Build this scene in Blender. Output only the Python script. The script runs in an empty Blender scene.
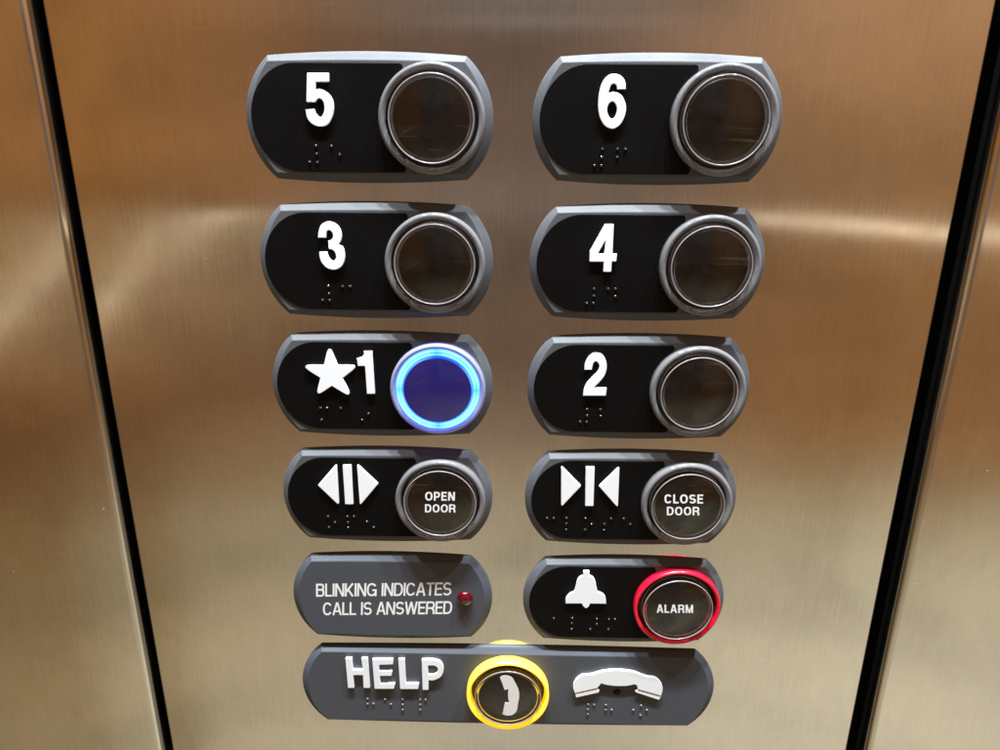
import bpy, bmesh, math, random
from mathutils import Vector, Matrix
random.seed(7)
MM = 0.001
sc = bpy.context.scene
col = sc.collection

# ------------------------------------------------------------------ helpers
def link(name, me, mat=None, parent=None, loc=(0, 0, 0)):
    o = bpy.data.objects.new(name, me)
    col.objects.link(o)
    if mat is not None:
        me.materials.clear(); me.materials.append(mat)
    if parent is not None: o.parent = parent
    o.location = Vector(loc) * MM
    return o

def thing(name, label, cat, loc, group=None):
    o = bpy.data.objects.new(name, None)
    o.empty_display_size = 0.01
    col.objects.link(o)
    o.location = Vector(loc) * MM
    o['label'] = label; o['category'] = cat
    if group: o['group'] = group
    return o

def catmull(pts, per=7):
    """closed outline: points carrying a third value are corners rounded by that radius, the others lie on smooth runs"""
    n = len(pts); P = [Vector(p[:2]) for p in pts]; C = [len(p) > 2 for p in pts]
    out = []
    for i in range(n):
        a, b, p0, p3 = P[i], P[(i+1) % n], P[i-1], P[(i+2) % n]
        ca, cb = C[i], C[(i+1) % n]
        if ca and cb:
            out.append((a, pts[i][2])); continue
        ta = (b - a) * 0.9 if ca else (b - p0) * 0.5
        tb = (b - a) * 0.9 if cb else (p3 - a) * 0.5
        L = (b - a).length
        if not ca: ta = ta.normalized() * L
        if not cb: tb = tb.normalized() * L
        for k in range(per):
            t = k / per
            h00 = 2*t**3 - 3*t*t + 1; h10 = t**3 - 2*t*t + t; h01 = -2*t**3 + 3*t*t; h11 = t**3 - t*t
            q = a*h00 + ta*h10 + b*h01 + tb*h11
            out.append((q, pts[i][2] if (k == 0 and ca) else 0))
    # round the corners
    res = []; m = len(out)
    for i, (q, r) in enumerate(out):
        if r <= 0: res.append(q); continue
        a = out[i-1][0] - q; b = out[(i+1) % m][0] - q
        la, lb = a.length, b.length
        if la < 1e-6 or lb < 1e-6: res.append(q); continue
        a.normalize(); b.normalize()
        ang = a.angle(b, 0)
        if ang > 2.9: res.append(q); continue
        d = min(r / math.tan(max(ang, .2) / 2), la * .48, lb * .48)
        p1, p2 = q + a*d, q + b*d
        for k in range(7):
            t = k / 6
            res.append(p1*(1-t)**2 + q*2*t*(1-t) + p2*t*t)
    return res

def slab(name, outlines, y0, y1, mat, parent, bev=0.22, smooth_pts=True, loc=(0, 0, 0), res=3):
    """flat symbol with bevelled edge, standing from y0 (back) to y1 (front, more negative)"""
    cu = bpy.data.curves.new('tmp', 'CURVE'); cu.dimensions = '2D'; cu.fill_mode = 'BOTH'
    th = abs(y1 - y0)
    for o in outlines:
        pts = catmull(o) if smooth_pts else [Vector(p[:2]) for p in o]
        s = cu.splines.new('POLY'); s.points.add(len(pts) - 1)
        for i, p in enumerate(pts): s.points[i].co = (p.x*MM, p.y*MM, 0, 1)
        s.use_cyclic_u = True
    cu.bevel_depth = bev*MM; cu.bevel_resolution = res; cu.offset = -bev*MM
    cu.extrude = max(th/2 - bev, 0.001)*MM
    return curve_mesh(name, cu, (y0+y1)/2, mat, parent, loc)

def curve_mesh(name, cu, ymid, mat, parent, loc=(0, 0, 0), box=None):
    t = bpy.data.objects.new('tmp', cu); col.objects.link(t)
    bpy.context.view_layer.update()
    me = bpy.data.meshes.new_from_object(t.evaluated_get(bpy.context.evaluated_depsgraph_get()))
    bpy.data.objects.remove(t); bpy.data.curves.remove(cu)
    if box:
        xs = [v.co.x for v in me.vertices]; ys = [v.co.y for v in me.vertices]
        x0, x1, y0, y1 = min(xs), max(xs), min(ys), max(ys)
        for v in me.vertices:
            fx = (v.co.x - x0)/(x1 - x0); fy = (v.co.y - y0)/(y1 - y0)
            v.co.x = (box[0] + fx*(box[1]-box[0]))*MM
            v.co.y = (box[2] + fy*(box[3]-box[2]) + box[4]*fx)*MM
    me.transform(Matrix.Rotation(math.pi/2, 4, 'X'))          # xy -> xz, front looks to -y
    me.transform(Matrix.Translation((0, ymid*MM, 0)))
    me.name = name
    return link(name, me, mat, parent, loc)

def lathe(name, prof, mat, parent, loc=(0, 0, 0), n=96, closed=True, sx=1.0):
    """revolve (r, y) about the y axis; closed profile = ring, otherwise ends on the axis are capped"""
    bm = bmesh.new(); rings = []
    for r, y in prof:
        if r < 1e-6: rings.append([bm.verts.new((0, y*MM, 0))]); continue
        rings.append([bm.verts.new((r*MM*math.cos(2*math.pi*k/n)*sx, y*MM, r*MM*math.sin(2*math.pi*k/n))) for k in range(n)])
    m = len(rings)
    for i in range(m if closed else m-1):
        A, B = rings[i], rings[(i+1) % m]
        for k in range(n):
            k2 = (k+1) % n
            if len(A) == 1 and len(B) == 1: break
            if len(A) == 1: bm.faces.new((A[0], B[k2], B[k]))
            elif len(B) == 1: bm.faces.new((A[k], A[k2], B[0]))
            else: bm.faces.new((A[k], A[k2], B[k2], B[k]))
    for f in bm.faces: f.smooth = True
    bmesh.ops.recalc_face_normals(bm, faces=bm.faces)
    me = bpy.data.meshes.new(name); bm.to_mesh(me); bm.free()
    return link(name, me, mat, parent, loc)

def arc3(x0, z0, xm, x1, z1, n):
    """circular arc from (x0,z0) to (x0,-z0) bulging to x=xm at z=0"""
    s = abs(xm - x0); c = abs(z0); R = (s*s + c*c)/(2*s); a = math.asin(min(1, c/R)); sg = 1 if xm > x0 else -1
    return [(xm - sg*(R - R*math.cos(t)), R*math.sin(t)*(1 if z0 > 0 else -1)) for t in [a - 2*a*k/n for k in range(n)]]

def plate_outline(hw, hh, cx, cz, nt=26, ns=30):
    pts = []; tags = []
    s = hh - cz
    for k in range(nt):                                   # top, left to right
        x = -cx + 2*cx*k/nt; pts.append((x, cz + s*(1 - (x/cx)**2))); tags.append(k == 0)
    r = arc3(cx, cz, hw, cx, -cz, ns)
    for k, p in enumerate(r): pts.append(p); tags.append(k == 0)
    for k in range(nt):
        x = cx - 2*cx*k/nt; pts.append((x, -cz - s*(1 - (x/cx)**2))); tags.append(k == 0)
    l = arc3(-cx, -cz, -hw, -cx, cz, ns)
    for k, p in enumerate(l): pts.append(p); tags.append(k == 0)
    return pts, tags

def bezel(name, hw, hh, cx, cz, mat, parent, off=1.0, face=2.6):
    layers = [(0, 0.0), (0, -0.45), (.05, -0.75), (.2, -1.1), (.42, -1.5), (.66, -1.9), (.85, -2.25), (.96, -2.48), (1.04, -2.57), (1.12, -2.6)]
    bm = bmesh.new(); rings = []
    for f, y in layers:
        pts, tags = plate_outline(hw - 2.5*f*off, hh - 2.5*f*off, cx - .5*f*off, cz - 1.7*f*off)
        rings.append([bm.verts.new((x*MM, y*face/2.6*MM, z*MM)) for x, z in pts])
    n = len(rings[0])
    for A, B in zip(rings[:-1], rings[1:]):
        for k in range(n):
            bm.faces.new((A[k], A[(k+1) % n], B[(k+1) % n], B[k])).smooth = True
    bm.faces.new(rings[-1])
    bm.faces.new(list(reversed(rings[0])))
    bmesh.ops.recalc_face_normals(bm, faces=bm.faces)
    bm.edges.ensure_lookup_table()
    for A, B in zip(rings[:-1], rings[1:]):
        for k in range(n):
            if tags[k]:
                e = bm.edges.get((A[k], B[k]))
                if e: e.smooth = False
    for k in range(n):
        e = bm.edges.get((rings[0][k], rings[0][(k+1) % n])); e.smooth = False
    me = bpy.data.meshes.new(name); bm.to_mesh(me); bm.free()
    return link(name, me, mat, parent)

# ------------------------------------------------------------------ materials
def newmat(name):
    m = bpy.data.materials.new(name); m.use_nodes = True
    nt = m.node_tree; b = nt.nodes['Principled BSDF']
    return m, nt, b

def N(nt, typ, **kw):
    n = nt.nodes.new(typ)
    for k, v in kw.items():
        if k in n.inputs: n.inputs[k].default_value = v
        else: setattr(n, k, v)
    return n

def math_(nt, op, a, b=None, c=None, clamp=False):
    n = nt.nodes.new('ShaderNodeMath'); n.operation = op; n.use_clamp = clamp
    for i, v in enumerate((a, b, c)):
        if v is None: continue
        if isinstance(v, (int, float)): n.inputs[i].default_value = v
        else: nt.links.new(v, n.inputs[i])
    return n.outputs[0]

def lin(c):
    return tuple(((v/255)/12.92 if v/255 <= .04045 else (((v/255)+.055)/1.055)**2.4) for v in c)

def plastic(name, color, rough, bump=0.0, bscale=2500, coat=0.0, metallic=0.0, spec=.5, var=0.0):
    m, nt, b = newmat(name)
    b.inputs['Base Color'].default_value = (*color, 1); b.inputs['Roughness'].default_value = rough
    b.inputs['Metallic'].default_value = metallic; b.inputs['Coat Weight'].default_value = coat
    b.inputs['Specular IOR Level'].default_value = spec
    tc = N(nt, 'ShaderNodeTexCoord')
    if bump:
        nz = N(nt, 'ShaderNodeTexNoise', Scale=bscale, Detail=3.0)
        nt.links.new(tc.outputs['Object'], nz.inputs['Vector'])
        bp = N(nt, 'ShaderNodeBump', Strength=bump, Distance=0.0001)
        nt.links.new(nz.outputs['Fac'], bp.inputs['Height']); nt.links.new(bp.outputs[0], b.inputs['Normal'])
    if var:
        n2 = N(nt, 'ShaderNodeTexNoise', Scale=70.0, Detail=5.0)
        oi = N(nt, 'ShaderNodeObjectInfo'); va = N(nt, 'ShaderNodeVectorMath', operation='ADD')
        nt.links.new(tc.outputs['Object'], va.inputs[0]); nt.links.new(oi.outputs['Random'], va.inputs[1])
        nt.links.new(va.outputs[0], n2.inputs['Vector'])
        mr = N(nt, 'ShaderNodeMapRange'); mr.inputs['From Min'].default_value = .3; mr.inputs['From Max'].default_value = .7
        mr.inputs['To Min'].default_value = max(rough - var, .02); mr.inputs['To Max'].default_value = rough + var
        nt.links.new(n2.outputs['Fac'], mr.inputs['Value']); nt.links.new(mr.outputs[0], b.inputs['Roughness'])
    return m

def steel_mat(name, tint):
    m, nt, b = newmat(name)
    b.inputs['Metallic'].default_value = 1.0
    b.inputs['Anisotropic'].default_value = 0.95
    tc = N(nt, 'ShaderNodeTexCoord'); L = nt.links.new
    def streak(sx, sz, detail, off=0.0):
        mp = N(nt, 'ShaderNodeMapping'); mp.inputs['Scale'].default_value = (sx, sx*.2, sz); mp.inputs['Location'].default_value = (off, 0, off)
        L(tc.outputs['Object'], mp.inputs['Vector'])
        nz = N(nt, 'ShaderNodeTexNoise', Scale=1.0, Detail=detail, Roughness=.6); L(mp.outputs[0], nz.inputs['Vector'])
        return nz.outputs['Fac']
    fine = streak(3200, 55, 3.0); mid = streak(900, 22, 3.0, 3.1); smud = streak(26, 20, 5.0, 7.7)
    # colour: grain contrast and faint smudges that belong to the metal
    v = math_(nt, 'ADD', math_(nt, 'MULTIPLY', math_(nt, 'SUBTRACT', fine, .5), GR_F), math_(nt, 'MULTIPLY', math_(nt, 'SUBTRACT', mid, .5), GR_M))
    v = math_(nt, 'ADD', v, math_(nt, 'MULTIPLY', math_(nt, 'SUBTRACT', smud, .5), .34))
    v = math_(nt, 'ADD', v, math_(nt, 'MULTIPLY', math_(nt, 'SUBTRACT', streak(150, 95, 4.0, 2.2), .5), .16))
    v = math_(nt, 'ADD', v, 1.0)
    for ang, off, th in ((.55, 1.3, .775), (-.8, 5.1, .785), (.08, 9.4, .79)):          # sparse hairline scratches
        mp = N(nt, 'ShaderNodeMapping'); mp.inputs['Rotation'].default_value = (0, ang, 0); mp.inputs['Scale'].default_value = (70, 10, 2200); mp.inputs['Location'].default_value = (off, 0, off)
        L(tc.outputs['Object'], mp.inputs['Vector'])
        nz = N(nt, 'ShaderNodeTexNoise', Scale=1.0, Detail=1.0); L(mp.outputs[0], nz.inputs['Vector'])
        v = math_(nt, 'ADD', v, math_(nt, 'MULTIPLY', math_(nt, 'GREATER_THAN', nz.outputs['Fac'], th), .22))
    mx = N(nt, 'ShaderNodeVectorMath', operation='SCALE'); mx.inputs[0].default_value = tint; L(v, mx.inputs['Scale'])
    # tiny specks of dust and nicks
    vo = N(nt, 'ShaderNodeTexVoronoi', Scale=75.0); L(tc.outputs['Object'], vo.inputs['Vector'])
    wn = N(nt, 'ShaderNodeTexWhiteNoise'); L(vo.outputs['Position'], wn.inputs['Vector'])
    r = math_(nt, 'MULTIPLY', math_(nt, 'GREATER_THAN', wn.outputs['Value'], .72), .019)
    sp = math_(nt, 'LESS_THAN', vo.outputs['Distance'], r)
    mc = N(nt, 'ShaderNodeMix', data_type='RGBA'); L(math_(nt, 'MULTIPLY', sp, .55), mc.inputs['Factor'])
    L(mx.outputs[0], mc.inputs['A']); mc.inputs['B'].default_value = (1, .98, .93, 1)
    L(mc.outputs['Result'], b.inputs['Base Color'])
    L(math_(nt, 'MULTIPLY_ADD', sp, -.5, 1.0), b.inputs['Metallic'])
    rg = math_(nt, 'ADD', math_(nt, 'MULTIPLY', math_(nt, 'SUBTRACT', smud, .5), .18), ROUGH)
    rg = math_(nt, 'ADD', math_(nt, 'MULTIPLY', math_(nt, 'SUBTRACT', fine, .5), .06), rg)
    L(rg, b.inputs['Roughness'])
    cx = N(nt, 'ShaderNodeCombineXYZ'); cx.inputs[0].default_value = 1.0
    L(cx.outputs[0], b.inputs['Tangent'])
    bp = N(nt, 'ShaderNodeBump', Strength=BUMP, Distance=0.00002)
    L(math_(nt, 'ADD', fine, math_(nt, 'MULTIPLY', mid, 1.5)), bp.inputs['Height']); L(bp.outputs[0], b.inputs['Normal'])
    return m
GR_F, GR_M, ROUGH, BUMP = .32, .07, .125, .25
steel = steel_mat('brushed_steel', (.735, .72, .70))
black_gap = plastic('dark_recess', (.004, .004, .004), .9)
grey_bezel = plastic('grey_satin_bezel', (.082, .088, .099), .58, .6, 2600, spec=.35, var=.05)
grey_flat = plastic('slate_grey_plate', (.062, .070, .086), .55, .4, 3000, spec=.35, var=.05)
black_insert = plastic('black_pebbled_plastic', (.0035, .0033, .0035), .5, .9, 3300, var=.08, spec=.08)
white_raised = plastic('white_raised_plastic', (.83, .88, .94), .4, .1, 1500)
bead = plastic('clear_braille_bead', (.03, .03, .03), .16, coat=1.0)
bead_grey = plastic('grey_braille_bead', (.11, .11, .12), .2, coat=.5)
ink = plastic('white_ink', (.84, .86, .88), .5)
rim_mat = plastic('silvery_lens_rim', (.42, .39, .39), .16, coat=.6, var=.12)
rim_mat.node_tree.nodes['Principled BSDF'].inputs['Transmission Weight'].default_value = .5
lens_base = plastic('lens_side', (.16, .14, .14), .15, coat=.5)
ink_soft = plastic('pale_ink', (.74, .73, .73), .5)
black_core = plastic('black_button_core', (.008, .007, .007), .35)

def face_mat(name, color, ior=1.33):
    m, nt, b = newmat(name); L = nt.links.new
    b.inputs['IOR'].default_value = ior; b.inputs['Roughness'].default_value = .06
    tc = N(nt, 'ShaderNodeTexCoord'); oi = N(nt, 'ShaderNodeObjectInfo')
    va = N(nt, 'ShaderNodeVectorMath', operation='ADD'); L(tc.outputs['Object'], va.inputs[0]); L(oi.outputs['Random'], va.inputs[1])
    # thin wiping scratches
    mp = N(nt, 'ShaderNodeMapping'); mp.inputs['Rotation'].default_value = (0, .35, 0); mp.inputs['Scale'].default_value = (60, 60, 900)
    L(va.outputs[0], mp.inputs['Vector'])
    nz = N(nt, 'ShaderNodeTexNoise', Scale=1.0, Detail=2.0); L(mp.outputs[0], nz.inputs['Vector'])
    s = math_(nt, 'GREATER_THAN', nz.outputs['Fac'], .735)
    sm = N(nt, 'ShaderNodeTexNoise', Scale=130.0, Detail=5.0); L(va.outputs[0], sm.inputs['Vector'])
    haze = math_(nt, 'MULTIPLY', math_(nt, 'SUBTRACT', sm.outputs['Fac'], .45, clamp=True), .06)
    f = math_(nt, 'ADD', math_(nt, 'MULTIPLY', s, .10), haze)
    mc = N(nt, 'ShaderNodeMix', data_type='RGBA'); L(f, mc.inputs['Factor'])
    mc.inputs['A'].default_value = (*color, 1); mc.inputs['B'].default_value = (.6, .57, .55, 1)
    L(mc.outputs['Result'], b.inputs['Base Color'])
    L(math_(nt, 'MULTIPLY_ADD', sm.outputs['Fac'], .14, .0), b.inputs['Roughness'])
    return m
face_dark = face_mat('smoked_button_face', (.006, .005, .005))
face_lit = face_mat('smoked_face_over_blue_light', (.012, .010, .09))

def clear_mat(name, color, trans, rough, ior=1.49):
    m, nt, b = newmat(name)
    b.inputs['Base Color'].default_value = (*color, 1); b.inputs['Transmission Weight'].default_value = trans
    b.inputs['Roughness'].default_value = rough; b.inputs['IOR'].default_value = ior
    return m
clear = clear_mat('clear_acrylic', (.93, .92, .92), 1.0, .03, 1.38)
collar_clear = clear_mat('frosted_acrylic_collar', (.54, .54, .57), .72, .12)
face_lit.node_tree.nodes['Principled BSDF'].inputs['Emission Color'].default_value = (.10, .07, 1, 1)
face_lit.node_tree.nodes['Principled BSDF'].inputs['Emission Strength'].default_value = .085
collar_lit = clear_mat('acrylic_collar_over_blue_light', (.66, .68, .85), .66, .2)
collar_lit.node_tree.nodes['Principled BSDF'].inputs['Emission Color'].default_value = (.16, .22, 1, 1)
collar_lit.node_tree.nodes['Principled BSDF'].inputs['Emission Strength'].default_value = .16
collar_red = plastic('red_plastic_collar', (.75, .008, .035), .28, coat=.3)
def glow(name, base, em, strength):
    m, nt, b = newmat(name)
    b.inputs['Base Color'].default_value = (*base, 1); b.inputs['Roughness'].default_value = .35
    b.inputs['Emission Color'].default_value = (*em, 1); b.inputs['Emission Strength'].default_value = strength
    return m
collar_yellow = glow('lit_yellow_collar', (.95, .66, .10), (1, .56, .0), .95)
led_red = plastic('red_led_dome', (.10, .0, .006), .06, coat=1.0)
led_red.node_tree.nodes['Principled BSDF'].inputs['Transmission Weight'].default_value = .4

def light_ring_mat():
    m, nt, b = newmat('blue_light_ring'); L = nt.links.new
    tc = N(nt, 'ShaderNodeTexCoord'); sp = N(nt, 'ShaderNodeSeparateXYZ'); L(tc.outputs['Object'], sp.inputs[0])
    x, z = sp.outputs[0], sp.outputs[2]
    r = math_(nt, 'MULTIPLY', math_(nt, 'SQRT', math_(nt, 'ADD', math_(nt, 'MULTIPLY', x, x), math_(nt, 'MULTIPLY', z, z))), 1000)
    a = math_(nt, 'ARCTAN2', z, x)
    # four diodes, one per quadrant: brightest between the axes
    q = math_(nt, 'ABSOLUTE', math_(nt, 'SINE', math_(nt, 'MULTIPLY', a, 2.0)))
    q = math_(nt, 'MULTIPLY_ADD', math_(nt, 'MULTIPLY', q, 2.2, clamp=True), .65, .35)
    d1 = math_(nt, 'ABSOLUTE', math_(nt, 'SUBTRACT', r, 13.55)); d2 = math_(nt, 'ABSOLUTE', math_(nt, 'SUBTRACT', r, 12.2))
    d = math_(nt, 'MINIMUM', d1, math_(nt, 'ADD', d2, .15))
    core = math_(nt, 'MULTIPLY', math_(nt, 'SUBTRACT', 1.0, math_(nt, 'DIVIDE', d, .62), clamp=True), 1.8, clamp=True)
    k = math_(nt, 'MULTIPLY', q, core)
    mc = N(nt, 'ShaderNodeMix', data_type='RGBA'); L(k, mc.inputs['Factor'])
    mc.inputs['A'].default_value = (.0, .05, 1, 1); mc.inputs['B'].default_value = (.075, .25, 1, 1)
    L(mc.outputs['Result'], b.inputs['Emission Color'])
    L(math_(nt, 'MULTIPLY_ADD', k, .0, 7.0), b.inputs['Emission Strength'])
    b.inputs['Base Color'].default_value = (.0, .0, .01, 1)
    return m
ring_blue = light_ring_mat()

# ------------------------------------------------------------------ glyph outlines, mm from each plate's centre

# ------------------------------------------------------------------ plain grotesque capitals drawn as strokes
def letter_strokes(ch, s):
    """centre lines of a capital of height 1 (stroke width s) and its width"""
    h = s/2; T, B = 1-h, h
    def el(cx, cz, rx, rz, a0, a1, n=22, p=2.35):
        out = []
        for k in range(n+1):
            a = math.radians(a0 + (a1-a0)*k/n); c, q = math.cos(a), math.sin(a)
            out.append((cx + rx*math.copysign(abs(c)**(2/p), c), cz + rz*math.copysign(abs(q)**(2/p), q)))
        return out
    if ch == 'A': w = .68; return [[(h*.8, 0), (w/2-h*.25, 1-.001)], [(w-h*.8, 0), (w/2+h*.25, 1-.001)], [(.17, .31), (w-.17, .31)]], w
    if ch == 'B':
        w = .62; return [[(h, 0), (h, 1)], [(s*.5, T), (w-.26, T)] + el(w-.26, (T+.53)/2, .26-h-.02, (T-.53)/2, 90, -90)[1:] + [(s*.5, .53)],
                         [(w-.26, .53)] + el(w-.26, (B+.53)/2, .26-h, (.53-B)/2, 90, -90)[1:] + [(s*.5, B)]], w
    if ch == 'C': w = .68; return [el(w/2, .5, w/2-h, .5-h, 32, 328, 40)], w
    if ch == 'D': w = .66; return [[(h, 0), (h, 1)], [(s*.5, T), (.30, T)] + el(.30, .5, w-.30-h, .5-h, 90, -90, 30)[1:] + [(s*.5, B)]], w
    if ch == 'E': w = .54; return [[(h, 0), (h, 1)], [(s*.5, T), (w, T)], [(s*.5, .52), (w-.04, .52)], [(s*.5, B), (w, B)]], w
    if ch == 'G': w = .72; return [el(w/2, .5, w/2-h, .5-h, 34, 330, 40), [(w*.55, .46), (w, .46)], [(w-h, .5), (w-h, 0)]], w
    if ch == 'I': return [[(h, 0), (h, 1)]], s
    if ch == 'K': w = .66; return [[(h, 0), (h, 1)], [(s*.6, .33), (w-h*1.2, 1)], [(.22+h*.3, .52), (w-h, 0)]], w
    if ch == 'L': w = .50; return [[(h, 0), (h, 1)], [(s*.5, B), (w, B)]], w
    if ch == 'M': w = .80; return [[(h, 0), (h, 1)], [(w-h, 0), (w-h, 1)], [(h*1.2, .995), (w/2, .02)], [(w-h*1.2, .995), (w/2, .02)]], w
    if ch == 'N': w = .66; return [[(h, 0), (h, 1)], [(w-h, 0), (w-h, 1)], [(h*1.3, .99), (w-h*1.3, .01)]], w
    if ch == 'O': w = .72; return [el(w/2, .5, w/2-h, .5-h, 0, 360, 48)], w
    if ch == 'P':
        w = .60; return [[(h, 0), (h, 1)], [(s*.5, T), (w-.28, T)] + el(w-.28, (T+.42)/2, .28-h, (T-.42)/2, 90, -90)[1:] + [(s*.5, .42)]], w
    if ch == 'R':
        w = .65; return [[(h, 0), (h, 1)], [(s*.5, T), (w-.27, T)] + el(w-.27, (T+.48)/2, .27-h, (T-.48)/2, 90, -90)[1:] + [(s*.5, .48)],
                         [(w-.28, .48), (w-.13, .40), (w-h-.01, .30), (w-h, .1), (w-h*.8, 0)]], w
    if ch == 'S':
        w = .62; r = w/2-h; rz = (T-B)/4 + .002
        return [el(w/2, T-rz, r-.01, rz, 22, 270, 22, 2.2)[:-1] + el(w/2, B+rz, r, rz, 90, -158, 22, 2.2)], w
    if ch == 'T': w = .58; return [[(0, T), (w, T)], [(w/2, 0), (w/2, 1)]], w
    if ch == 'W': w = .96; return [[(h, 1), (w*.26, 0)], [(w*.26, .0), (w/2, .985)], [(w/2, .985), (w*.74, 0)], [(w*.74, 0), (w-h, 1)]], w
    return [], .26

def lettering(name, body, box, y, mat, parent, s=.15, gap=.12, lean=0.0):
    """ribbons fitted to box (x0, x1, z0, z1, rise); every stroke lies a hair above the last so no faces coincide"""
    bm = bmesh.new(); x = 0; P = []; st = 0
    for ch in body:
        S, w = letter_strokes(ch, s)
        for line in S: P.append([(x+a, b) for a, b in line])
        x += w + gap
    W = x - gap
    for i, line in enumerate(P):
        loop = (Vector(line[0]) - Vector(line[-1])).length < 1e-4
        L_, R_ = [], []; n = len(line)
        pts = [Vector(p) for p in line]
        for k in range(n):
            a = pts[k-1] if k > 0 else (pts[-2] if loop else None); b = pts[k+1] if k < n-1 else (pts[1] if loop else None)
            d1 = (pts[k]-a).normalized() if a is not None else None; d2 = (b-pts[k]).normalized() if b is not None else None
            d = d1 if d2 is None else d2 if d1 is None else (d1+d2).normalized()
            nn = Vector((-d.y, d.x)); m = 1.0
            if d1 is not None and d2 is not None: m = 1/max(.5, d.dot(d2))
            L_.append(pts[k] + nn*s/2*m); R_.append(pts[k] - nn*s/2*m)
        yy = y - .0035*(i % 5)
        def v(p):
            fx = p.x/W
            return bm.verts.new(((box[0]+fx*(box[1]-box[0])+lean*p.y*(box[3]-box[2]))*MM, yy*MM, (box[2]+p.y*(box[3]-box[2])+box[4]*fx)*MM))
        A = [v(p) for p in L_]; B = [v(p) for p in R_]
        for k in range(n-1): bm.faces.new((A[k], B[k], B[k+1], A[k+1]))
    me = bpy.data.meshes.new(name); bm.to_mesh(me); bm.free()
    return link(name, me, mat, parent)
G5=[(-17.36,12.64,0.3),(-10.91,12.67,0.3),(-10.99,10.19,0.3),(-14.95,10.17,0.3),(-15.17,8.04,0.1),(-13.77,8.22),(-11.62,7.15),(-10.35,5.34),(-10.09,2.99),(-10.69,0.36),(-12.24,-1.77),(-14.4,-2.36),(-16.61,-1.79),(-18.18,-0.21),(-18.62,2.42,0.3),(-15.91,2.65,0.3),(-15.53,1.39),(-14.34,0.34),(-13.28,1.4),(-12.89,2.98),(-13.18,4.81),(-14.18,5.63),(-14.96,5.19),(-15.57,4.53,0.1),(-18.17,4.57,0.3)]
G6=[(-10.24,8.59,0.3),(-12.77,8.57,0.3),(-13.1,9.65),(-13.87,10.15),(-14.74,9.51),(-15.31,7.46,0.1),(-13.69,7.9),(-11.58,7.09),(-10.37,5.29),(-9.85,3.47),(-10.12,1.12),(-11.11,-0.99),(-12.57,-2.19),(-13.81,-2.46),(-15.81,-1.68),(-17.3,0.29),(-17.96,2.39),(-18.17,4.99),(-17.95,7.83),(-17.25,10.39),(-15.71,12.31),(-13.83,12.82),(-11.74,12.2),(-10.56,10.68)]
G6H=[(-13.95,5.22),(-12.94,4.37),(-12.53,2.94),(-12.9,1.11),(-13.83,0.39),(-14.84,1.09),(-15.45,2.79),(-15.02,4.49)]
G3=[(-17.66,7.74,0.3),(-17.39,9.37),(-16.55,11.49),(-15.09,12.56),(-13.69,12.75),(-11.84,12.14),(-10.55,10.67),(-10.13,8.68),(-10.41,6.92),(-11.25,5.71,0.1),(-10.03,4.91),(-9.52,2.89),(-9.65,0.85),(-10.54,-1.08),(-12.02,-2.12),(-13.7,-2.39),(-15.59,-1.77),(-17.13,0.02),(-17.59,1.8),(-17.59,3.2,0.3),(-15.11,3.3,0.3),(-14.59,1.57),(-13.39,0.43),(-12.44,1.21),(-12.36,2.36),(-12.92,3.62),(-13.9,4.17),(-14.4,4.24,0.3),(-14.53,6.76,0.3),(-13.44,7.15),(-12.86,8.28),(-13.16,9.53),(-14.0,10.14),(-14.66,9.76),(-14.98,8.76),(-15.12,7.76,0.3)]
G4=[(-14.33,12.69,0.3),(-11.59,12.71,0.3),(-11.51,3.49,0.3),(-10.07,3.5,0.3),(-10.18,1.04,0.3),(-11.57,1.03,0.3),(-11.6,-2.29,0.3),(-14.14,-2.31,0.3),(-14.15,0.93,0.3),(-18.66,0.89,0.3),(-18.68,4.19,0.3)]
G4H=[(-13.89,7.66,0.1),(-14.1,3.47,0.1),(-16.12,3.45,0.1)]
GSTAR=[(-16.66,14.98,1.35),(-14.17,7.74,0.1),(-6.85,7.82,1.35),(-12.75,3.2,0.1),(-9.9,-4.05,1.35),(-16.61,0.37,0.1),(-22.46,-3.65,1.35),(-20.29,3.17,0.1),(-26.77,7.6,1.35),(-18.82,7.69,0.1)]
G1=[(-5.11,12.67,0.3),(-2.39,12.7,0.3),(-2.16,-2.3,0.3),(-4.9,-2.33,0.3),(-5.01,7.55,0.3),(-7.43,7.52,0.3),(-7.63,10.13,0.3),(-6.27,10.5),(-5.38,11.19),(-5.14,12.08)]
G2=[(-18.74,7.07,0.3),(-18.58,9.07),(-17.59,11.38),(-16.19,12.66),(-14.99,12.87),(-13.28,12.44),(-11.99,10.93),(-11.39,8.64),(-11.51,6.33),(-12.38,4.26),(-15.27,0.8,0.1),(-10.98,0.77,0.3),(-11.08,-2.03,0.3),(-18.76,-2.13,0.3),(-18.56,0.03),(-17.68,2.38),(-16.06,4.48),(-14.43,6.3),(-13.84,8.1),(-14.22,9.38),(-15.05,10.01),(-15.8,9.36),(-16.23,7.1,0.3)]
GOA=[(-16.89,13.52,0.5),(-17.07,-2.83,0.5),(-24.1,5.01,0.5)]
GOB=[(-14.82,12.91,0.3),(-11.79,12.95,0.3),(-11.94,-2.31,0.3),(-14.89,-2.35,0.3)]
GOC=[(-9.78,13.61,0.5),(-2.65,5.91,0.5),(-9.64,-2.87,0.5)]
GCA=[(-25.27,13.89,0.5),(-17.99,6.09,0.5),(-24.79,-2.38,0.5)]
GCB=[(-16.68,13.45,0.3),(-13.62,13.5,0.3),(-13.33,-1.73,0.3),(-16.3,-1.77,0.3)]
GCC=[(-5.02,13.86,0.5),(-4.65,-2.33,0.5),(-11.81,6.09,0.5)]
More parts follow.
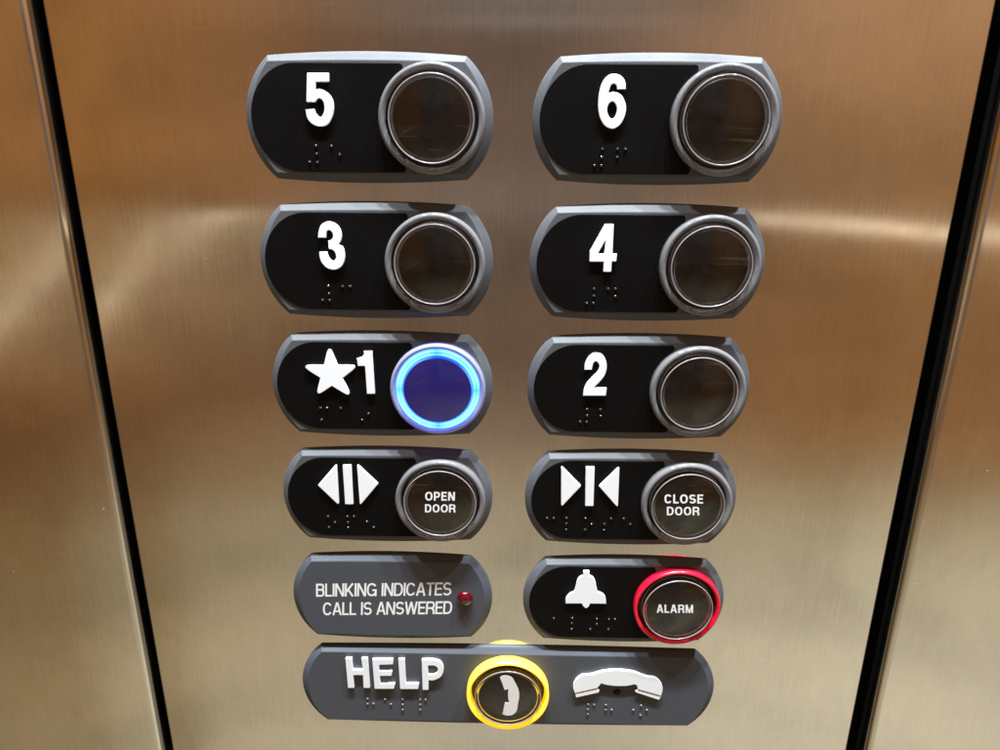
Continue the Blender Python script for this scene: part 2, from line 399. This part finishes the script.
GBELL=[(-15.84,14.12,0.3),(-13.55,14.16,0.3),(-13.46,12.25,0.3),(-12.09,11.46),(-11.18,9.69),(-10.74,7.77),(-10.22,5.42,0.1),(-8.33,4.48),(-7.19,3.11),(-6.73,0.18,0.3),(-12.64,0.21,0.1),(-13.17,-1.2),(-14.09,-1.84),(-15.07,-1.24),(-15.85,0.16,0.1),(-21.8,0.05,0.5),(-21.75,2.02),(-20.75,3.99),(-18.78,5.27,0.1),(-18.28,7.64),(-17.9,9.85),(-17.02,11.51),(-15.71,12.21,0.3)]
GH=[(-62.65,14.2,0.3),(-60.1,14.25,0.3),(-60.12,8.87,0.1),(-56.14,8.95,0.1),(-56.49,14.32,0.3),(-54.02,14.37,0.3),(-53.76,0.4,0.3),(-56.35,0.35,0.3),(-56.28,6.51,0.1),(-60.05,6.44,0.1),(-59.98,0.27,0.3),(-62.49,0.22,0.3)]
GE=[(-52.26,14.04,0.3),(-44.19,14.2,0.3),(-44.32,11.8,0.3),(-49.78,11.49,0.1),(-49.75,8.56,0.1),(-44.75,8.66,0.3),(-45.06,6.38,0.3),(-49.69,6.28,0.1),(-49.61,2.49,0.1),(-43.93,2.61,0.3),(-44.36,0.17,0.3),(-52.05,0.01,0.3)]
GL=[(-42.19,14.24,0.3),(-39.73,14.29,0.3),(-39.63,2.69,0.1),(-34.56,2.8,0.3),(-34.88,0.26,0.3),(-41.99,0.11,0.3)]
GP=[(-33.17,14.16,0.3),(-28.5,14.25),(-25.78,13.01),(-24.79,9.71),(-25.93,6.34),(-28.75,4.61),(-30.76,4.57,0.1),(-30.88,-0.08,0.3),(-33.16,-0.13,0.3)]
GPH=[(-30.84,11.55,0.15),(-28.59,11.6,0.1),(-27.66,11.2),(-27.12,10.49),(-27.01,9.51),(-27.19,8.63),(-27.72,8.0),(-28.67,7.42,0.1),(-30.8,7.37,0.15)]
GTELS=[(-2.9,10.14,0.3),(-1.09,10.97),(1.52,10.23),(2.86,7.86),(4.2,4.67),(4.6,1.44),(4.09,-2.92),(3.69,-5.67),(2.16,-7.64),(-0.05,-8.07),(-1.73,-7.44,0.3),(-0.9,-1.66,0.3),(0.78,-1.9,0.3),(0.4,0.27),(0.29,2.98),(0.49,4.6,0.3),(-1.03,4.14,0.3)]
GTELM=[(26.38,-0.43,0.1),(25.62,2.22),(26.14,4.98),(28.57,7.9),(32.36,8.5),(36.94,10.14),(42.4,10.77),(48.35,10.11),(53.55,8.14),(56.97,7.69),(59.24,5.66),(60.37,2.41),(60.1,-1.0,0.1),(50.71,1.98,0.1),(50.3,3.65),(49.41,4.27,0.3),(46.27,3.47),(42.44,3.34),(39.01,3.69),(36.42,4.42,0.3),(35.04,2.18,0.1)]
GTELL=[(26.48,-0.96,0.1),(35.02,1.65,0.1),(35.83,0.72),(35.58,-0.24,0.3),(26.9,-2.76,0.3)]
GTELR=[(50.65,1.55,0.1),(60.1,-1.53,0.1),(59.55,-3.3,0.3),(50.1,0.22,0.3),(49.93,0.91)]
B5=[(-16.39,-7.89),(-16.31,-10.25),(-16.32,-12.71),(-18.64,-12.64),(-11.7,-7.94),(-9.3,-10.45)]
B6=[(-16.2,-8.28),(-16.26,-10.64),(-16.31,-13.1),(-18.42,-13.11),(-11.65,-8.25),(-11.6,-10.61),(-9.28,-8.24)]
B3=[(-15.63,-7.85),(-15.53,-10.25),(-15.51,-12.48),(-17.8,-12.5),(-10.99,-7.9),(-8.54,-7.88)]
B4=[(-16.68,-7.93),(-16.66,-10.23),(-16.72,-12.63),(-18.9,-12.65),(-12.18,-7.89),(-9.84,-7.87),(-9.79,-10.34)]
B1=[(-21.21,-7.86),(-18.9,-7.83),(-21.19,-12.27),(-14.28,-7.86),(-4.88,-9.76),(-7.15,-12.09)]
B2=[(-17.1,-7.19),(-17.08,-9.57),(-17.06,-11.86),(-19.28,-11.8),(-12.61,-7.23),(-12.49,-9.6)]
BO=[(-21.52,-7.69),(-19.16,-10.0),(-21.47,-12.1),(-14.5,-7.58),(-12.16,-7.55),(-14.47,-9.93),(-14.51,-12.09),(-7.51,-9.62),(-5.19,-11.84)]
BC=[(-29.57,-7.17),(-27.25,-7.13),(-22.71,-7.06),(-22.63,-9.2),(-22.63,-11.65),(-15.85,-6.96),(-13.52,-9.26),(-15.82,-11.64),(-8.97,-9.19),(-9.01,-11.63),(-6.77,-7.01),(-2.23,-6.94),(0.22,-9.14)]
BA=[(-25.91,-7.02),(-19.08,-6.89),(-19.09,-9.06),(-19.08,-11.65),(-9.83,-6.93),(-9.72,-9.3),(-12.04,-11.62),(-5.25,-7.05),(-2.92,-7.01),(-5.18,-11.6)]
BHL=[(-55.26,-5.7),(-55.39,-8.19),(-53.03,-8.09),(-48.34,-5.83),(-46.09,-8.21),(-41.37,-5.68),(-41.47,-8.22),(-41.52,-10.78),(-34.41,-5.7),(-34.49,-8.18),(-34.56,-10.68),(-32.2,-5.7)]
BHR=[(31.96,-6.61),(31.9,-9.1),(32.0,-11.43),(34.26,-6.72),(38.93,-6.78),(39.01,-9.16),(41.31,-9.11),(49.88,-9.04),(52.8,-6.81),(52.86,-11.52),(55.15,-8.98)]
V = [0.0, -43.3106, -85.528, -127.5407, -170.216, -210.8999]
COLX, HBX = 43.44, 0.29
XL, XR = -137.92, 138.31
PIT, YAW, ROL, FPX, CAM = .3238, -.0144, .0063, 729.32, (-.0226, -234.637, -3.027)
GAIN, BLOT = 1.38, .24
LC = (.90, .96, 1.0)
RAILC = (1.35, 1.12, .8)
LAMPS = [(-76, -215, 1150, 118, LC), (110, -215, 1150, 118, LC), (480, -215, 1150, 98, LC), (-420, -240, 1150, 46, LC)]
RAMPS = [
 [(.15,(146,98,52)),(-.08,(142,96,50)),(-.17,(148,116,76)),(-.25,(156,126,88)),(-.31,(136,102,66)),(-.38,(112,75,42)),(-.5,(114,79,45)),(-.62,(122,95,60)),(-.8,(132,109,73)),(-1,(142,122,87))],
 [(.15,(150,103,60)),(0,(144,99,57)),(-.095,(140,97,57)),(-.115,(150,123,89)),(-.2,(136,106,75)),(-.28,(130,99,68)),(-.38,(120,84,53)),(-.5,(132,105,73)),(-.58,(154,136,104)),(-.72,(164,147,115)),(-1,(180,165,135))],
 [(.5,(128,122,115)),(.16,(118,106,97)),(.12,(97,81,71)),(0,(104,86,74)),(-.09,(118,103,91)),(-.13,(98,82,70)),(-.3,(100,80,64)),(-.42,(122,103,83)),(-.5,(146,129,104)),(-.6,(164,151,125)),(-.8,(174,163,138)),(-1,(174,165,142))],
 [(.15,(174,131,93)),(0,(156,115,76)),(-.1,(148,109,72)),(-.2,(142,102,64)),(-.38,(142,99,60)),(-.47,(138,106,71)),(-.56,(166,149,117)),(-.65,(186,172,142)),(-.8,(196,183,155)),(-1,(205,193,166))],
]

# ------------------------------------------------------------------ the setting
def sheet(name, x0, x1, z0, z1, edge_in, mat):
    """steel panel with edges folded back; edge_in lists (x side, radius, depth)"""
    bm = bmesh.new(); prof = []
    def side(xe, s, r, dep):
        pts = [(xe, dep)] + [(xe - s*(r - r*math.cos(a)), r - r*math.sin(a)) for a in [k*math.pi/2/8 for k in range(9)]]
        return pts
    l = side(x0, -1, *edge_in[0]); r = side(x1, 1, *edge_in[1])
    prof = l + [(x0 + (x1-x0)*k/12, 0) for k in range(1, 12)] + list(reversed(r))
    zs = [z0 + (z1-z0)*k/8 for k in range(9)]
    cols = [[bm.verts.new((x*MM, y*MM, z*MM)) for z in zs] for x, y in prof]
    for A, B in zip(cols[:-1], cols[1:]):
        for k in range(8): bm.faces.new((A[k], B[k], B[k+1], A[k+1])).smooth = True
    bmesh.ops.recalc_face_normals(bm, faces=bm.faces)
    me = bpy.data.meshes.new(name); bm.to_mesh(me); bm.free()
    o = link(name, me, mat)
    m = o.modifiers.new('thickness', 'SOLIDIFY'); m.thickness = .0008; m.offset = -1
    return o
p = sheet('control_panel', XL, XR, -650, 500, ((.7, 14), (.7, 14)), steel)
p['label'] = 'wide brushed steel centre panel that carries all the elevator buttons'; p['category'] = 'steel panel'
p = sheet('side_panel', -560, XL - 4.0, -650, 500, ((.7, 8), (3.2, 6.0)), steel)
p['label'] = 'brushed steel wall panel left of the narrow black gap'; p['category'] = 'steel panel'; p['group'] = 'steel panels flanking the button panel'
p = sheet('side_panel', XR + 7.6, 560, -650, 500, ((3.2, 7.0), (.7, 8)), steel)
p['label'] = 'brushed steel wall panel right of the wide black gap'; p['category'] = 'steel panel'; p['group'] = 'steel panels flanking the button panel'
bm = bmesh.new(); bmesh.ops.create_cube(bm, size=1)
bm.transform(Matrix.Diagonal((1.2, .004, 1.2, 1))); bm.transform(Matrix.Translation((0, .030, -.08)))
me = bpy.data.meshes.new('wall'); bm.to_mesh(me); bm.free()
w = link('wall', me, black_gap); w['kind'] = 'structure'

# ------------------------------------------------------------------ plates and buttons
BXC, BZC = 19.3, 0.0
GRP = 'oval grey plates with a round push button'

def braille(parent, pts, mat=bead, r=.47, y=-2.85, h=.5):
    bm = bmesh.new()
    for p in pts:
        n = 14; prof = [(r, 0), (r*.92, -h*.45), (r*.68, -h*.8), (r*.36, -h*.96)]
        rings = [[bm.verts.new((p[0]*MM + a*MM*math.cos(2*math.pi*k/n), (y+b)*MM, p[1]*MM + a*MM*math.sin(2*math.pi*k/n))) for k in range(n)] for a, b in prof]
        for A, B in zip(rings[:-1], rings[1:]):
            for k in range(n): bm.faces.new((A[k], A[(k+1) % n], B[(k+1) % n], B[k])).smooth = True
        c = bm.verts.new((p[0]*MM, (y-h)*MM, p[1]*MM))
        for k in range(n): bm.faces.new((rings[-1][k], rings[-1][(k+1) % n], c)).smooth = True
    bmesh.ops.recalc_face_normals(bm, faces=bm.faces)
    me = bpy.data.meshes.new('braille'); bm.to_mesh(me); bm.free()
    return link('braille', me, mat, parent)

def push_button(parent, cx, cz, collar_mat, lit=False, top=-6.8, collar_top=-5.9, ro=16.0):
    loc = (cx, 0, cz)
    core = lathe('push_button', [(0, -3.35), (13.9, -3.35), (14.2, -3.1), (14.2, -2.0), (0, -2.0)], black_core, parent, loc, closed=False)
    t = collar_top
    wd = {collar_clear: 2.0, collar_lit: 1.75}.get(collar_mat, 1.45); ri = ro - wd
    lathe('collar', [(ro, -2.55), (ro, t+1.1), (ro-.06*wd, t+.6), (ro-.2*wd, t+.22), (ro-.37*wd, t+.03), (ro-.52*wd, t), (ro-.7*wd, t+.1), (ri+.1*wd, t+.42), (ri, t+.9), (ri-.1, -3.3), (ri-.1, -2.7), (ri-1, -2.55)], collar_mat, core)
    lathe('button_face', [(0, top+.75), (11.0, top+.75), (11.25, top+.82), (11.4, top+1.0), (11.4, -3.4), (0, -3.4)], face_lit if lit else face_dark, core, closed=False)
    lathe('lens', [(0, top), (11.9, top), (12.35, top+.1), (12.7, top+.35), (12.85, top+.75), (13.0, -3.5), (11.6, -3.5), (11.55, top+.75), (11.4, top+.66), (0, top+.66)], clear, core, closed=False)
    if lit:
        lathe('light_ring', [(11.5, -3.6), (11.5, -4.9), (11.9, -5.1), (14.0, -5.1), (14.1, -4.6), (14.1, -3.6)], ring_blue, core)
    else:
        g = .24
        lathe('lens_rim', [(12.6+g*math.cos(a), top+.1+g*math.sin(a)) for a in [k*math.pi/4 for k in range(8)]], rim_mat, core)
        lathe('lens_base', [(11.5, -3.45), (11.5, -3.9), (13.0, -3.9), (13.0, -3.45)], lens_base, core)
    return core

def insert_outline():
    pts = []; xr, zt, a, xs = 10.8, 15.55, 14.2, -21.2
    for k in range(40):
        t = math.pi/2 + math.pi*k/39; pts.append((xs + a*math.cos(t), zt*math.sin(t)))
    r = 1.0
    for c, t0 in (((xr-r, -zt+r), -math.pi/2), ((xr-r, zt-r), 0)):
        for k in range(6): t = t0 + math.pi/2*k/5; pts.append((c[0]+r*math.cos(t), c[1]+r*math.sin(t)))
    return pts

def unit(row, side, label, name='elevator_button', hw=37.6, plain=False):
    cx = (-COLX if side == 0 else COLX) if side < 2 else HBX
    t = thing(name, label, 'elevator button' if not plain else 'sign plate', (cx, 0, V[row]), None if plain else GRP)
    return t

def framed(row, side, label, collar_mat=collar_clear, lit=False):
    t = unit(row, side, label)
    bezel('bezel', 37.6, 18.9, 29.6, 17.7, grey_bezel, t)
    slab('black_insert', [insert_outline()], -2.3, -2.85, black_insert, t, bev=.15, smooth_pts=False)
    return t, push_button(t, BXC, BZC, collar_mat, lit)

def sym(name, outs, t, y=-3.7, mat=white_raised, bev=.2):
    return slab(name, outs, -2.6, y, mat, t, bev=bev)

t, b = framed(0, 0, 'plate numbered 5 with dark round button, top of the left column')
sym('numeral', [G5], t); braille(t, B5)
t, b = framed(0, 1, 'plate numbered 6 with dark scratched round button, top of the right column')
sym('numeral', [G6, G6H], t); braille(t, B6)
t, b = framed(1, 0, 'plate numbered 3 with unlit clear-rimmed button, below the 5')
sym('numeral', [G3], t); braille(t, B3)
t, b = framed(1, 1, 'plate numbered 4 with unlit clear-rimmed button, below the 6')
sym('numeral', [G4, G4H], t); braille(t, B4)
t, b = framed(2, 0, 'plate with star and 1 whose button glows bright blue', collar_lit, True)
sym('star', [GSTAR], t); sym('numeral', [G1], t); braille(t, B1)
t, b = framed(2, 1, 'plate numbered 2 with unlit button, right of the glowing blue button')
sym('numeral', [G2], t); braille(t, B2)
t, b = framed(3, 0, 'open door plate, white arrows pointing outward from a bar')
sym('arrow', [GOA], t); sym('bar', [GOB], t); sym('arrow', [GOC], t); braille(t, BO)
LY = -6.84
def legend(core, body, box, lean, dz=0.0, mat=ink):
    lettering('legend', body, (box[0]-BXC, box[1]-BXC, box[2]+dz, box[3]+dz, .12), LY, mat, core, .175, .13, lean)
legend(b, 'OPEN', (14.2, 24.6, 1.35, 4.75), .03); legend(b, 'DOOR', (14.0, 24.7, -3.3, -.1), .03)
t, b = framed(3, 1, 'close door plate, white arrows pointing inward at a bar')
sym('arrow', [GCA], t); sym('bar', [GCB], t); sym('arrow', [GCC], t); braille(t, BC)
legend(b, 'CLOSE', (10.9, 24.3, 1.5, 5.0), -.08); legend(b, 'DOOR', (12.1, 23.4, -3.15, .2), -.08)
t, b = framed(4, 1, 'alarm plate with white bell and red-collared round button', collar_red)
sym('bell', [GBELL], t); braille(t, BA)
legend(b, 'ALARM', (11.6, 24.9, -1.0, 2.6), -.08)

t = unit(4, 0, 'slate grey plate reading blinking indicates call is answered, with red light', 'indicator_plate', plain=True)
bezel('plate', 37.6, 18.9, 29.6, 17.7, grey_flat, t)
lettering('lettering', 'BLINKING INDICATES', (-28.5, 22.3, .68, 6.4, 1.5), -2.62, ink, t, .138, .05, .075)
lettering('lettering', 'CALL IS ANSWERED', (-26.5, 22.4, -7.56, -1.85, 1.5), -2.62, ink, t, .138, .05, .075)
lathe('indicator_light', [(0, -4.7), (1.0, -4.62), (1.9, -4.3), (2.6, -3.8), (3.0, -3.1), (3.05, -2.5), (0, -2.5)], led_red, t, (27.5, 0, 1.1), n=40, closed=False)

t = unit(5, 2, 'long grey HELP plate with yellow-ringed phone button across the bottom', 'help_plate', plain=True)
t['category'] = 'elevator button'
bezel('plate', 81.1, 18.9, 72.4, 18.1, grey_flat, t)
for nm, o in (('letter_h', [GH]), ('letter_e', [GE]), ('letter_l', [GL]), ('letter_p', [GP, GPH])):
    slab('letter', o, -2.5, -3.65, white_raised, t, bev=.13)
braille(t, BHL, bead_grey, r=.5, y=-2.6); braille(t, BHR, bead_grey, r=.5, y=-2.6)
hs = slab('handset_symbol', [GTELM], -2.5, -3.65, white_raised, t, bev=.13)
slab('earpiece', [GTELL], -2.5, -3.5, white_raised, hs, bev=.2); slab('earpiece', [GTELR], -2.5, -3.5, white_raised, hs, bev=.2)
lathe('speaker_hole', [(0, -2.62), (1.5, -2.62), (1.5, -2.4), (0, -2.4)], black_gap, t, (42.9, 0, -.4), n=32, closed=False)
b = push_button(t, 0.2, 0, collar_yellow, top=-7.6, collar_top=-7.0)
slab('phone_symbol', [[((p[0]-.2), p[1]) + tuple(p[2:]) for p in GTELS]], -7.6, -7.66, ink_soft, b, bev=.005)

# ------------------------------------------------------------------ light
def lamp(x, y, z, e, c=(1, .95, .9), r=.022):
    l = bpy.data.lights.new('ceiling_lamp', 'POINT'); l.energy = e; l.color = c; l.shadow_soft_size = r
    o = bpy.data.objects.new('ceiling_lamp', l); col.objects.link(o); o.location = Vector((x, y, z))*MM
    return o
for a in LAMPS: lamp(*a)

w = bpy.data.worlds.new('World'); sc.world = w; w.use_nodes = True  # unseen room painted in as world colours, for ambient light and steel reflections
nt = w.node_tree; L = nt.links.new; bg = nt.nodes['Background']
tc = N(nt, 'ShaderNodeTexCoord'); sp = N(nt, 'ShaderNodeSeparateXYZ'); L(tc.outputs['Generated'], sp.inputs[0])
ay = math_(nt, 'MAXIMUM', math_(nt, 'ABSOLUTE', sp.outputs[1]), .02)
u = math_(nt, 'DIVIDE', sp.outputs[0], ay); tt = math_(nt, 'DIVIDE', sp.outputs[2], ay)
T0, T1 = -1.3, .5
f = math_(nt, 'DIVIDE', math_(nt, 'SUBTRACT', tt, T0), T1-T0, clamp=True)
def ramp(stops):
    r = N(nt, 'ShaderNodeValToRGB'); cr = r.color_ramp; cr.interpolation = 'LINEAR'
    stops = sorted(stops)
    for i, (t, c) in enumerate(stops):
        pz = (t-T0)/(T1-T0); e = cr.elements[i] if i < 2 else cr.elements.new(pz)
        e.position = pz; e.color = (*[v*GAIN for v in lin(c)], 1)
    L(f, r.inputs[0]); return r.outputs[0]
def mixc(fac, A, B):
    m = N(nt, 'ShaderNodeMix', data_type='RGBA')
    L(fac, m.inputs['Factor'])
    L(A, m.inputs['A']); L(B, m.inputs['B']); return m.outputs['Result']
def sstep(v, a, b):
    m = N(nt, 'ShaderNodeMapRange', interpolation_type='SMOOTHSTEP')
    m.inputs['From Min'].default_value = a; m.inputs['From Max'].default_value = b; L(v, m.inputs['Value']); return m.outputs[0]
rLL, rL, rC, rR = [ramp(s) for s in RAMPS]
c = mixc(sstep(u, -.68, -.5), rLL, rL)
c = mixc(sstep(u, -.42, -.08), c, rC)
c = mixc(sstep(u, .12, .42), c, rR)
# handrail of the far wall, painted into the world as a bright band: level in the middle, running down towards us on the left
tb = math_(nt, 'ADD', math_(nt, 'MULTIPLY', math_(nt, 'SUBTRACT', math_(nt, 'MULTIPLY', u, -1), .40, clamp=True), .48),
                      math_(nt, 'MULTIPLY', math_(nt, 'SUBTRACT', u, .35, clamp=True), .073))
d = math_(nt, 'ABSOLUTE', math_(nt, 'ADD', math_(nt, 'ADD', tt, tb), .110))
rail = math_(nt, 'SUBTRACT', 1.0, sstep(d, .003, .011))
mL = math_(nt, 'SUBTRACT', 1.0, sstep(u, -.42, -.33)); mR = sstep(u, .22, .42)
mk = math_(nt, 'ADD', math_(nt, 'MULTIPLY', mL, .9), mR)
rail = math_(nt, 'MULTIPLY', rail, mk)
# thin bright strip and pinkish glow painted into the world for the steel's reflection
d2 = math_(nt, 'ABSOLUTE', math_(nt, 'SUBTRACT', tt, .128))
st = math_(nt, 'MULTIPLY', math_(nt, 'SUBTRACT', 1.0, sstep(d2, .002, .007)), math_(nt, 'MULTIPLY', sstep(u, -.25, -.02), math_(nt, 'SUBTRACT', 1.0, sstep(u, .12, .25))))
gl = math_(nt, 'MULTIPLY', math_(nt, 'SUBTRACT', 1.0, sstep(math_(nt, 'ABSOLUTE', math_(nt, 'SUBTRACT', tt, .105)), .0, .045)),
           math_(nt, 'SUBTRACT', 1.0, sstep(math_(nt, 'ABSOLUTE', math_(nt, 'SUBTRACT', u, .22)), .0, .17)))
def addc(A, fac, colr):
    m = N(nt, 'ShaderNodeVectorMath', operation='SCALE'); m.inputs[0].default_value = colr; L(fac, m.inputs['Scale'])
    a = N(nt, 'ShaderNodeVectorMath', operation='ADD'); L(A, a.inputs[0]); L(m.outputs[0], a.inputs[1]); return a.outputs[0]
# soft blotches with edges painted into the world, breaking up the reflections
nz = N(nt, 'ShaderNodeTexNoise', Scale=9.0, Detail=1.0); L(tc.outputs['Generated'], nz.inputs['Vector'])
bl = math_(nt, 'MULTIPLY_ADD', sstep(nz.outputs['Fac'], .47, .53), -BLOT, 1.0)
bl = math_(nt, 'MULTIPLY', bl, math_(nt, 'MULTIPLY_ADD', sstep(math_(nt, 'ABSOLUTE', u), .78, 1.5), -.78, 1.0))       # world painted darker at the sides to dim the folded panel edges
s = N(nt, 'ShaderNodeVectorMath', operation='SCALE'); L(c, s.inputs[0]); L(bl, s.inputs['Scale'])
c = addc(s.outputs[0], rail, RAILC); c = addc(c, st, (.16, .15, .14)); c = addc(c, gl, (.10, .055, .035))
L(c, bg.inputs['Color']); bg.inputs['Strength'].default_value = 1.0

# ------------------------------------------------------------------ camera
cam = bpy.data.cameras.new('Camera'); co = bpy.data.objects.new('Camera', cam); col.objects.link(co); sc.camera = co
cp, sp_ = math.cos(PIT), math.sin(PIT); cy, sy = math.cos(YAW), math.sin(YAW); cr, sr = math.cos(ROL), math.sin(ROL)
fwd = Vector((sy*cp, cy*cp, -sp_)); right = Vector((cy, -sy, 0)); up = right.cross(fwd)
r2 = cr*right + sr*up; u2 = -sr*right + cr*up
M = Matrix((r2, u2, -fwd)).transposed().to_4x4(); M.translation = Vector(CAM)*MM
co.matrix_world = M
cam.sensor_width = 36; cam.lens = FPX/1000*36; cam.clip_start = .005; cam.clip_end = 50
sc.view_settings.view_transform = 'Standard'; sc.view_settings.look = 'None'
sc.view_settings.exposure = 0; sc.view_settings.gamma = 1
sc.render.resolution_x = 1024; sc.render.resolution_y = 768
sc.cycles.max_bounces = 10; sc.cycles.transmission_bounces = 8
